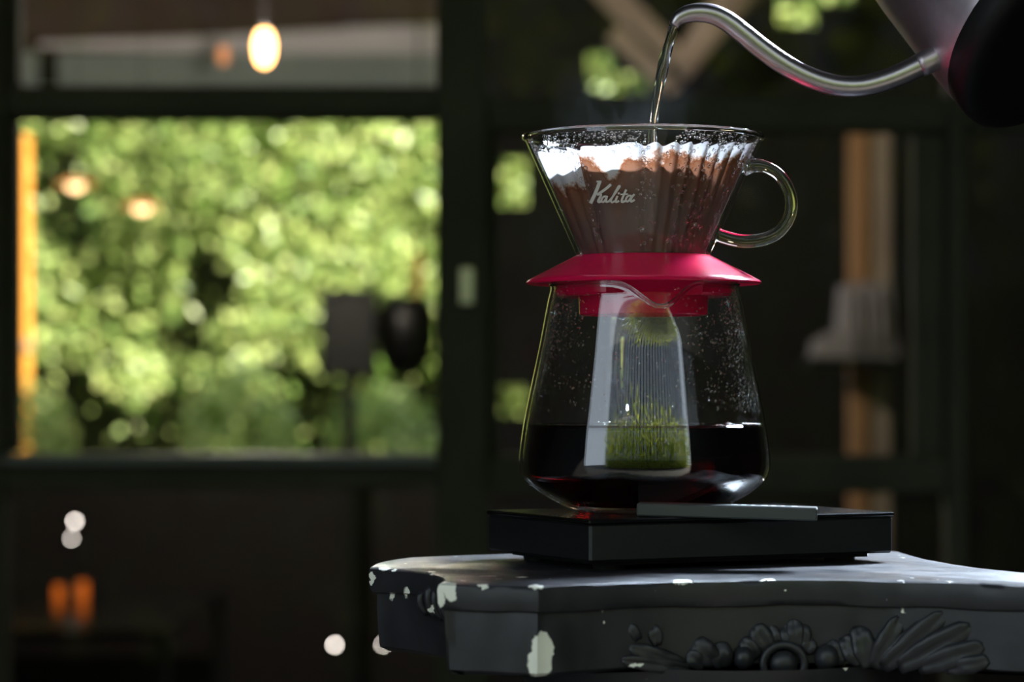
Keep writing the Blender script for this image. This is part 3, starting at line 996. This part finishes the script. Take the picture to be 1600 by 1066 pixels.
# ------------------------------------------------------------------ carafe
AX = 0.0                                         # axis
carafe_mat = thin_glass('carafe_glass', (0.985, 0.99, 0.985, 1), 1.47, boost=1.5)
outer = [(0.0335, 0.0002), (0.0385, 0.0016), (0.0444, 0.0045), (0.0530, 0.0093), (0.0602, 0.0154), (0.0624, 0.0196), (0.0631, 0.0254), (0.0626, 0.0318), (0.0608, 0.0447),
         (0.0566, 0.0656), (0.0524, 0.0856), (0.0487, 0.105), (0.0472, 0.1115), (0.0476, 0.1140)]


def smooth_prof(pr, n=3):
    for _ in range(n):
        out = [pr[0]]
        for i in range(len(pr) - 1):
            p0, p1, p2, p3 = pr[max(i - 1, 0)], pr[i], pr[i + 1], pr[min(i + 2, len(pr) - 1)]
            mid = tuple((-a + 9 * b + 9 * c - d) / 16 for a, b, c, d in zip(p0, p1, p2, p3))
            out += [mid, p2]
        pr = out
    return pr


outer_s = smooth_prof(outer, 2)


def off_in(pr, t):
    out = []
    for i, (r, z) in enumerate(pr):
        r0, z0 = pr[max(i - 1, 0)]
        r1, z1 = pr[min(i + 1, len(pr) - 1)]
        d = math.hypot(r1 - r0, z1 - z0)
        nr, nz = (z1 - z0) / d, -(r1 - r0) / d
        out.append((r - nr * t, z - nz * t))
    return out


inner_s = [(r, max(z, 0.003)) for r, z in off_in(outer_s, 0.0018)]
SP = math.radians(-90 + 6)                       # azimuth of the pouring lip


def lip(r, a, z):
    da = (a - SP + math.pi) % (2 * math.pi) - math.pi
    k = max(0.0, (z - 0.086) / 0.028)
    g = math.exp(-(da / 0.26) ** 2)
    return (r + 0.0065 * g * k ** 1.4, a, z - 0.0125 * g * k ** 3)


prof = [(0.0, 0.0002)] + outer_s + [(0.0470, 0.1146), (0.0462, 0.1142)] + inner_s[::-1][1:] + [(0.0, 0.003)]
car = thing('glass_carafe', 'clear glass coffee carafe half full of dark coffee on the scale', 'carafe', (AX, 0, 0))
MB().lathe(prof, 160, (AX, 0), lip).build('glass_body', carafe_mat, car, True)
# rounded rim bead following the lip
rim = []
for k in range(97):
    a = 2 * math.pi * k / 96
    r, a_, z = lip(0.0469, a, 0.1140)
    rim.append((AX + r * math.cos(a), r * math.sin(a), z))
clear = solid_glass('clear_glass', 1.47)
MB().tube(rim, 0.0012, 10, cap=False).build('rim', clear, car, True)
# loop handle on the far side
HA = SP + math.pi
hp = [(0.050, 0.097), (0.060, 0.0995), (0.075, 0.099), (0.086, 0.092), (0.091, 0.078), (0.089, 0.062), (0.082, 0.050), (0.071, 0.043), (0.061, 0.0415)]
MB().tube([(AX + r * math.cos(HA), r * math.sin(HA), z) for r, z in hp], [0.0075, 0.0062, 0.0055, 0.0055, 0.0055, 0.0055, 0.0055, 0.0058, 0.0065], 18, smooth=2).build('handle', clear, car, True)

# coffee inside
CZ = 0.0432
pr_c = [(r - 0.00015, z) for r, z in inner_s if z < CZ - 0.0006]
rc = pr_c[-1][0]
coffee_mat = solid_glass('coffee_liquid', 1.33, absorb=((0.78, 0.06, 0.05, 1), 150.0))
prof = [(0, 0.0032)] + [(r, max(z, 0.0032)) for r, z in pr_c] + [(rc - 0.0003, CZ + 0.0006), (rc - 0.0012, CZ + 0.0001), (rc - 0.004, CZ - 0.0002), (0, CZ - 0.0002)]
cof = MB().lathe(prof, 128, (AX, 0)).build('coffee', coffee_mat, None, True)
tag(cof, 'dark red-black brewed coffee pooled in the carafe', 'coffee')
bub = MB()
for k in range(150):
    a = math.radians(random.uniform(-62, 40) if random.random() < 0.75 else random.uniform(-150, 120))
    r = rc - 0.0016 - random.random() ** 2 * 0.005
    rr = random.uniform(0.0004, 0.0010)
    bub.ball((AX + r * math.cos(a), r * math.sin(a), CZ + rr * 0.3), rr, 8, 5)
bo = bub.build('bubbles', thin_glass('bubble_film', ior=1.5, boost=2.0), cof, True)
bo['kind'] = 'stuff'


def droplets(name, n, sampler, rmin, rmax, parent, material):
    mb = MB()
    for _ in range(n):
        p, nrm = sampler()
        r = rmin + (rmax - rmin) * random.random() ** 3
        a1 = nrm.orthogonal().normalized()
        a2 = nrm.cross(a1)
        mb.ball(p, (r, r, r * 0.55), 7, 4, (a1, a2, nrm))
    o = mb.build(name, material, parent, True)
    o['kind'] = 'stuff'
    return o


water_drop = solid_glass('water_drop', 1.33)


def prof_r(pr, z):
    for (r0, z0), (r1, z1) in zip(pr[:-1], pr[1:]):
        if z0 <= z <= z1:
            return r0 + (r1 - r0) * (z - z0) / max(1e-7, z1 - z0)
    return pr[-1][0]


def carafe_drop():
    while True:
        z = random.uniform(0.050, 0.112)
        a = math.radians(random.gauss(0, 26)) if random.random() < 0.62 else random.uniform(0, 2 * math.pi)
        if random.random() < 0.25:
            a = math.radians(180 + random.gauss(0, 22)); z = random.uniform(0.06, 0.112)
        if mnoise.noise(Vector((a * 3, z * 60, 0.3))) < -0.15:
            continue
        r = prof_r(inner_s, z)
        return Vector((AX + r * math.cos(a), r * math.sin(a), z)), Vector((-math.cos(a), -math.sin(a), 0.2)).normalized()


droplets('condensation', 3400, carafe_drop, 0.00020, 0.0007, car, water_drop)

# ------------------------------------------------------------------ dripper
DX = -0.0006
ZR, RR = 0.1878, 0.0600                          # rim
ZB, RB = 0.1268, 0.0328                          # foot of the cone
cone_r = lambda z: RB + (RR - RB) * (z - ZB) / (ZR - ZB)
dr = thing('glass_dripper', 'clear glass cone dripper with red base, sitting on the carafe', 'dripper', (DX, 0, 0.1146))
dripper_mat = thin_glass('dripper_glass', (0.99, 0.99, 0.99, 1), 1.47, boost=0.8)
th = 0.0022
prof = [(RB - th, ZB + 0.001), (RB, ZB)] + [(cone_r(z), z) for z in np.linspace(ZB + 0.004, ZR - 0.002, 8)] + [(RR + 0.0004, ZR - 0.0006), (RR + 0.0002, ZR + 0.0006), (RR - 0.001, ZR + 0.0010), (RR - th, ZR + 0.0002)] + \
       [(cone_r(z) - th, z) for z in np.linspace(ZR - 0.002, ZB + 0.004, 8)]
MB().lathe(prof, 160, (DX, 0), closed=True).build('glass_cone', dripper_mat, dr, True)
rim = [(DX + (RR - 0.0006) * math.cos(a), (RR - 0.0006) * math.sin(a), ZR) for a in np.linspace(0, 2 * math.pi, 129)]
MB().tube(rim, 0.00155, 10, cap=False).build('rim', clear, dr, True)
hpx = [(1160, 264), (1176, 259), (1196, 261), (1217, 273), (1232, 296), (1237, 322), (1230, 346), (1213, 365), (1189, 375), (1162, 377), (1140, 373), (1121, 367)]
hr = [0.0042, 0.0036, 0.0031, 0.0030, 0.0030, 0.0031, 0.0031, 0.0032, 0.0033, 0.0034, 0.0035, 0.0034]
MB().tube([P(x, y, 0.0) for x, y in hpx], hr, 20, smooth=2).build('handle', clear, dr, True)

red = principled('raspberry_plastic', srgb(224, 22, 78), 0.2, noise=(30, 0.06), sss=0.15)
fl = [(0.0300, 0.1284), (0.0345, 0.1284), (0.0358, 0.1276), (0.0462, 0.1222), (0.0560, 0.1172), (0.0584, 0.1158), (0.0590, 0.1148), (0.0584, 0.1141), (0.0560, 0.1146), (0.0500, 0.1152), (0.0445, 0.1152), (0.0442, 0.1090), (0.0430, 0.1078), (0.0325, 0.1078), (0.0322, 0.0990),
      (0.0316, 0.0984), (0.0300, 0.0984), (0.0296, 0.1000), (0.0296, 0.1200), (0.0300, 0.1230)]


def plug_notch(r, a, z):
    da = (a - SP + math.pi) % (2 * math.pi) - math.pi
    if z < 0.1149 and 0.036 < r < 0.052 and abs(da) < 0.55:
        return (0.0345, a, z)
    return (r, a, z)


flo = MB().lathe(fl, 160, (DX, 0), plug_notch, closed=True).build('base_flange', red, dr, True, 35)
tag(flo, 'raspberry red plastic base flange')
MB().lathe([(0, 0.1205), (0.0297, 0.1205), (0.0297, 0.1225), (0, 0.1225)], 48, (DX, 0)).build('base_plate', red, dr)


def drip_drop():
    while True:
        a = random.uniform(0, 2 * math.pi)
        z = ZR - 0.0015 - abs(random.gauss(0, 0.0045))
        if random.random() < 0.30:
            z = random.uniform(0.132, 0.180)
            a = math.radians(random.choice((-132, -92, -68, -55, -48, -25)) + random.gauss(0, 3.5))
        elif mnoise.noise(Vector((math.cos(a) * 3, math.sin(a) * 3, z * 40))) < -0.1:
            continue
        if z < 0.13:
            continue
        r = cone_r(z) - th
        return Vector((DX + r * math.cos(a), r * math.sin(a), z)), Vector((-math.cos(a), -math.sin(a), 0.4)).normalized()


droplets('condensation', 2300, drip_drop, 0.00025, 0.0011, dr, water_drop)

# script lettering printed on the front of the glass
m_logo = principled('pale_grey_print', srgb(216, 212, 206), 0.6, noise=(60, 0.04))


def on_cone(zx, zy, lift):
    px, py = 900 + zx / 8.2, 210 + zy / 8.2
    Y = -0.05
    for _ in range(6):
        p = P(px, py, Y)
        r = cone_r(p.z) + lift
        Y = -math.sqrt(max(1e-8, r * r - (p.x - DX) ** 2))
    return P(px, py, Y)


STROKES = [
    ([(302, 612), (262, 720), (222, 810), (192, 872)], 44), ([(268, 604), (318, 604)], 22),           # K stem
    ([(440, 648), (392, 690), (340, 728), (278, 772)], 34),                                           # K arm
    ([(290, 762), (318, 768), (312, 800), (285, 850), (292, 868), (322, 858)], 30),                   # K leg
    ([(392, 800), (362, 796), (334, 824), (328, 856), (350, 868), (376, 838), (394, 806)], 24), ([(398, 796), (384, 842), (388, 866), (420, 858)], 26),     # a
    ([(420, 858), (470, 800), (540, 700), (562, 668), (548, 664), (516, 716), (470, 800), (448, 848), (460, 872), (492, 858)], 24),                          # l
    ([(530, 796), (508, 846), (514, 868), (546, 856)], 26), ([(546, 752), (550, 760)], 24),                                                               # i
    ([(640, 716), (606, 790), (586, 848), (594, 868), (626, 856)], 28), ([(574, 770), (662, 766)], 18),                                                  # t
    ([(706, 788), (676, 786), (646, 814), (640, 848), (660, 862), (690, 830), (708, 796)], 24), ([(744, 772), (716, 806), (700, 848), (710, 862), (746, 842)], 26)]   # a
lg = MB()
for pts, w in STROKES:
    q = [Vector(p) for p in pts]
    for _ in range(2):
        nq = []
        for i in range(len(q) - 1):
            p0, p1, p2, p3 = q[max(i - 1, 0)], q[i], q[i + 1], q[min(i + 2, len(q) - 1)]
            nq += [p1, (-p0 + 9 * p1 + 9 * p2 - p3) / 16]
        q = nq + [q[-1]]
    n = len(q)
    vs_ = []
    for i in range(n):
        t = (q[min(i + 1, n - 1)] - q[max(i - 1, 0)]).normalized()
        s_ = Vector((-t.y, t.x)) * w / 2
        ext = t * (w * 0.3) * (-1 if i == 0 else 1 if i == n - 1 else 0)
        for pt in (q[i] + s_ + ext, q[i] - s_ + ext):
            for lift in (0.00035, 0.00008):
                vs_.append(on_cone(pt.x, pt.y, lift))
    fs = [(0, 2, 3, 1), ((n - 1) * 4, (n - 1) * 4 + 1, (n - 1) * 4 + 3, (n - 1) * 4 + 2)]
    for i in range(n - 1):
        a, b = i * 4, i * 4 + 4
        fs += [(a, b, b + 2, a + 2), (a + 1, a + 3, b + 3, b + 1), (a, a + 1, b + 1, b), (a + 2, b + 2, b + 3, a + 3)]
    lg.add(vs_, fs)
lo = lg.build('lettering', m_logo, dr)
tag(lo, 'pale grey script lettering on the glass')

# ------------------------------------------------------------------ paper filter and coffee bed
val = [-104, -72, -54, -43, -1.5, 9, 19, 28, 38, 48, 60, 72] + [97 + 18 * k for k in range(9)]
val = [math.radians(-90 + v) for v in val]                         # azimuths of the inward pleats


def pleat(a):
    best = 9
    for v in val:
        d = abs((a - v + math.pi) % (2 * math.pi) - math.pi)
        best = min(best, d)
    return best


NA, NZ = 540, 56
ZF0, ZF1 = 0.1285, 0.1822
vs_, wet = [], []
for i in range(NZ):
    t = i / (NZ - 1)
    for k in range(NA):
        a = 2 * math.pi * k / NA
        d = pleat(a)
        g = math.exp(-(d / 0.055) ** 2)
        top = ZF1 + 0.0016 * mnoise.noise(Vector((math.cos(a) * 4, math.sin(a) * 4, 0))) + 0.0012 * math.sin(a - 0.3) - 0.0016 * g + 0.0022 * math.cos(a)
        z = ZF0 + (top - ZF0) * t
        rg = cone_r(z) - th - 0.0007
        r = rg - (0.0040 * (0.25 + 0.75 * t)) * g - 0.0004 - 0.0006 * t * (1 + math.sin(a * 23 + 2))
        vs_.append((DX + r * math.cos(a), r * math.sin(a), z))
        deg = (math.degrees(a) + 90 + 180) % 360 - 180                # 0 = towards the camera, + right
        lev = 0.1752 + 0.0018 * math.sin(deg * 0.11)
        if deg < -44: lev = 0.1628 + 0.0008 * math.sin(deg * 0.2)
        if -40 < deg < -3:
            lev = 0.1750 - 0.011 * math.exp(-((deg + 22) / 7.0) ** 2) * 1.0
        wet.append((lev - z) * 1000.0 - 2.0 * g)
fs = []
for i in range(NZ - 1):
    for k in range(NA):
        l = (k + 1) % NA
        fs.append((i * NA + k, i * NA + l, (i + 1) * NA + l, (i + 1) * NA + k))
c0 = len(vs_)
vs_.append((DX, 0, ZF0))
wet.append(20)
fs += [(c0, (k + 1) % NA, k) for k in range(NA)]


def paper_mat():
    m, nt, out = new_mat('filter_paper')
    tc = N(nt, 'ShaderNodeTexCoord')
    at = N(nt, 'ShaderNodeAttribute', attribute_name='wet')
    nz = N(nt, 'ShaderNodeTexNoise', i_Scale=95.0, i_Detail=8.0, i_Roughness=0.72)
    L(nt, tc.outputs['Object'], nz.inputs['Vector'])
    mr = N(nt, 'ShaderNodeMapRange', i_1=0.25, i_2=0.75, i_3=-6.0, i_4=6.0)
    L(nt, nz.outputs['Fac'], mr.inputs[0])
    ad = N(nt, 'ShaderNodeMath', operation='ADD')
    L(nt, at.outputs['Fac'], ad.inputs[0]); L(nt, mr.outputs[0], ad.inputs[1])
    rs = N(nt, 'ShaderNodeMapRange', i_1=-4.0, i_2=24.0)
    L(nt, ad.outputs[0], rs.inputs[0])
    cr = N(nt, 'ShaderNodeValToRGB')
    els = cr.color_ramp.elements
    els[0].position, els[0].color = 0.0, srgb(240, 240, 243)
    els[1].position, els[1].color = 1.0, srgb(138, 110, 102)
    for p, c in ((0.10, srgb(236, 232, 232)), (0.15, srgb(200, 160, 136)), (0.21, srgb(136, 78, 46)), (0.32, srgb(152, 102, 76)), (0.6, srgb(146, 106, 88))):
        e = els.new(p)
        e.color = c
    L(nt, rs.outputs[0], cr.inputs[0])
    p = N(nt, 'ShaderNodeBsdfPrincipled', i_Roughness=0.75)
    t = N(nt, 'ShaderNodeBsdfTranslucent')
    L(nt, cr.outputs[0], p.inputs['Base Color']); L(nt, cr.outputs[0], t.inputs[0])
    bp = N(nt, 'ShaderNodeBump', i_Strength=0.25, i_Distance=0.0006)
    L(nt, nz.outputs['Fac'], bp.inputs['Height']); L(nt, bp.outputs[0], p.inputs['Normal'])
    ms = N(nt, 'ShaderNodeMixShader')
    ms.inputs[0].default_value = 0.45
    L(nt, p.outputs[0], ms.inputs[1]); L(nt, t.outputs[0], ms.inputs[2]); L(nt, ms.outputs[0], out.inputs[0])
    return m


fo = MB().add(vs_, fs).build('paper_filter', paper_mat(), None, True)
fa = fo.data.attributes.new('wet', 'FLOAT', 'POINT')
fa.data.foreach_set('value', np.array(wet, dtype=np.float32))
tag(fo, 'white pleated paper filter, soaked brown lower down, inside the dripper', 'filter')

grounds = principled('wet_coffee_grounds', srgb(74, 44, 28), 0.55, noise=(180, 0.6), bump=(400, 0.8, 0.001))
ZG = 0.1705
prof = [(0, ZF0 + 0.001)] + [(cone_r(z) - th - 0.0062, z) for z in np.linspace(ZF0 + 0.001, ZG, 8)] + [(0.040, ZG + 0.0005), (0.030, ZG + 0.0025), (0.018, ZG + 0.0030), (0, ZG + 0.0025)]
go = MB().lathe(prof, 72, (DX, 0), lambda r, a, z: (r, a, z + (0.0030 * mnoise.noise(Vector((r * 150 * math.cos(a), r * 150 * math.sin(a), 0))) if z >= ZG - 1e-6 else 0))).build('coffee_grounds', grounds, None, True)
tag(go, 'wet brown bed of ground coffee inside the paper filter', 'coffee')

# ------------------------------------------------------------------ kettle
steel = principled('brushed_steel', srgb(200, 192, 196), 0.33, metal=1.0, noise=(300, 0.05), bump=(600, 0.03, 0.0002))
steel_body = principled('satin_steel', srgb(205, 192, 198), 0.42, metal=1.0, noise=(200, 0.06))
black_pl = principled('black_kettle_plastic', srgb(9, 9, 10), 0.55, spec=0.3, noise=(30, 0.15))
nb_ = Vector((0.55, -0.50, -0.67)).normalized()          # direction the kettle bottom faces
up_ = -nb_
KR = 0.066
KC = P(1668, 52, 0.0)
e1 = Vector((0.773, 0, 0.634)).normalized()
e1 = (e1 - up_ * e1.dot(up_)).normalized()
e2 = up_.cross(e1)
KM = Matrix(((e1.x, e2.x, up_.x, KC.x), (e1.y, e2.y, up_.y, KC.y), (e1.z, e2.z, up_.z, KC.z), (0, 0, 0, 1)))


def klathe(prof, name, mat, seg=72, parent=None):
    mb = MB().lathe(prof, seg)
    mb.v = [tuple(KM @ Vector(p)) for p in mb.v]
    return mb.build(name, mat, parent, True, 50)


ket = thing('gooseneck_kettle', 'brushed steel gooseneck kettle tilted to pour, with black base', 'kettle', KC)
klathe([(0.0, 0.0), (0.054, 0.0), (0.0605, 0.001), (0.0635, 0.004), (0.0640, 0.010), (0.0632, 0.016), (0.06, 0.0165), (0, 0.0165)], 'base', black_pl, parent=ket)
klathe([(0.0, 0.0166), (0.0625, 0.0166), (0.0630, 0.020), (0.0600, 0.05), (0.0555, 0.085), (0.0510, 0.110), (0.0490, 0.1125), (0.0, 0.113)], 'body', steel_body, parent=ket)
klathe([(0.0495, 0.112), (0.0505, 0.115), (0.046, 0.119), (0.020, 0.122), (0, 0.123)], 'lid', steel_body, parent=ket)
klathe([(0.0, 0.122), (0.006, 0.1225), (0.005, 0.130), (0.010, 0.134), (0.010, 0.142), (0.006, 0.145), (0, 0.145)], 'lid_knob', black_pl, parent=ket)
hpts = [KM @ Vector(p) for p in ((0.052, 0, 0.100), (0.075, 0, 0.108), (0.100, 0, 0.102), (0.110, 0, 0.080), (0.108, 0, 0.050), (0.104, 0, 0.02))]
MB().tube(hpts, [0.007, 0.008, 0.010, 0.011, 0.011, 0.009], 16, flat=1.2, smooth=2).build('handle', black_pl, ket, True)
spx = [(1053, 40, 8.5), (1060, 30, 12.5), (1073, 22.5, 15), (1092, 19.5, 16.2), (1116, 23, 16.8), (1142, 37, 17.3), (1178, 66, 17.8), (1218, 96, 18), (1262, 120, 18), (1306, 133.5, 18), (1348, 134.5, 18.2), (1388, 124, 18.6), (1420, 110.5, 19.2), (1448, 97, 20), (1490, 76, 22)]
mm = 1.364 / F
MB().tube([P(x, y, 0.0) for x, y, w in spx], [w * mm * 0.93 for x, y, w in spx], 28, smooth=2).build('spout', steel, ket, True)
# conical root of the spout blending into the body
MB().tube([P(1436, 103, 0), P(1458, 92, 0), P(1500, 70, 0.004), P(1565, 40, 0.01)], [18.6 * mm, 20 * mm, 23 * mm, 24 * mm], 28, smooth=1).build('spout_root', steel_body, ket, True)

water = solid_glass('clear_water', 1.33)
wpts = [(1052, 42, 7.5), (1048, 56, 8), (1043, 76, 8.2), (1037, 100, 8), (1032, 124, 7.6), (1027, 150, 7.2), (1023.5, 175, 6.8), (1021, 198, 6.5), (1019, 225, 6.3), (1017, 252, 6.2), (1016, 262, 6.2)]
wb = MB()
pts, rad = [], []
for i, (x, y, w) in enumerate(wpts):
    pts.append(P(x, y, 0)); rad.append(w * mm)
wb.tube(pts, rad, 20, smooth=3)
n_r = len(wb.v) // 20
for i in range(n_r):
    cc = sum((Vector(v) for v in wb.v[i * 20:(i + 1) * 20]), Vector()) / 20
    for k in range(20):
        v = Vector(wb.v[i * 20 + k])
        a = 2 * math.pi * k / 20
        wb.v[i * 20 + k] = tuple(cc + (v - cc) * (1 + 0.13 * math.sin(2 * a + i * 0.16) + 0.05 * math.sin(3 * a - i * 0.31)))
tag(wb.build('water_stream', water, None, True), 'thin clear stream of hot water falling from the spout', 'water')

# ------------------------------------------------------------------ faint steam over the dripper
def steam_mat():
    m, nt, out = new_mat('steam')
    tc = N(nt, 'ShaderNodeTexCoord')
    mp = N(nt, 'ShaderNodeMapping')
    mp.inputs['Scale'].default_value = (1, 1, 0.45)
    nz = N(nt, 'ShaderNodeTexNoise', i_Scale=38.0, i_Detail=3.0, i_Distortion=1.2)
    L(nt, tc.outputs['Object'], mp.inputs[0]); L(nt, mp.outputs[0], nz.inputs['Vector'])
    mr = N(nt, 'ShaderNodeMapRange', i_1=0.50, i_2=0.80, i_3=0.0, i_4=1.6)
    L(nt, nz.outputs['Fac'], mr.inputs[0])
    dv = N(nt, 'ShaderNodeVectorMath', operation='SUBTRACT')
    dv.inputs[1].default_value = (-0.008, 0.006, 0.192)
    L(nt, tc.outputs['Object'], dv.inputs[0])
    ds = N(nt, 'ShaderNodeVectorMath', operation='DIVIDE')
    ds.inputs[1].default_value = (0.042, 0.042, 0.055)
    L(nt, dv.outputs[0], ds.inputs[0])
    dl = N(nt, 'ShaderNodeVectorMath', operation='LENGTH')
    L(nt, ds.outputs[0], dl.inputs[0])
    fo_ = N(nt, 'ShaderNodeMapRange', i_1=1.0, i_2=0.2)
    L(nt, dl.outputs['Value'], fo_.inputs[0])
    mu = N(nt, 'ShaderNodeMath', operation='MULTIPLY')
    L(nt, mr.outputs[0], mu.inputs[0]); L(nt, fo_.outputs[0], mu.inputs[1])
    mr = mu
    v = N(nt, 'ShaderNodeVolumeScatter', i_Anisotropy=0.3)
    v.inputs[0].default_value = (0.9, 0.93, 1, 1)
    L(nt, mr.outputs[0], v.inputs['Density'])
    L(nt, v.outputs[0], out.inputs[1])
    return m


st = MB().lathe([(0, 0.1905), (0.040, 0.1905), (0.046, 0.200), (0.040, 0.218), (0.026, 0.236), (0.012, 0.248), (0, 0.252)], 32, (-0.008, 0.006)).build('steam', steam_mat(), None, True)
tag(st, 'faint wisps of steam rising from the dripper', 'steam', kind='stuff')
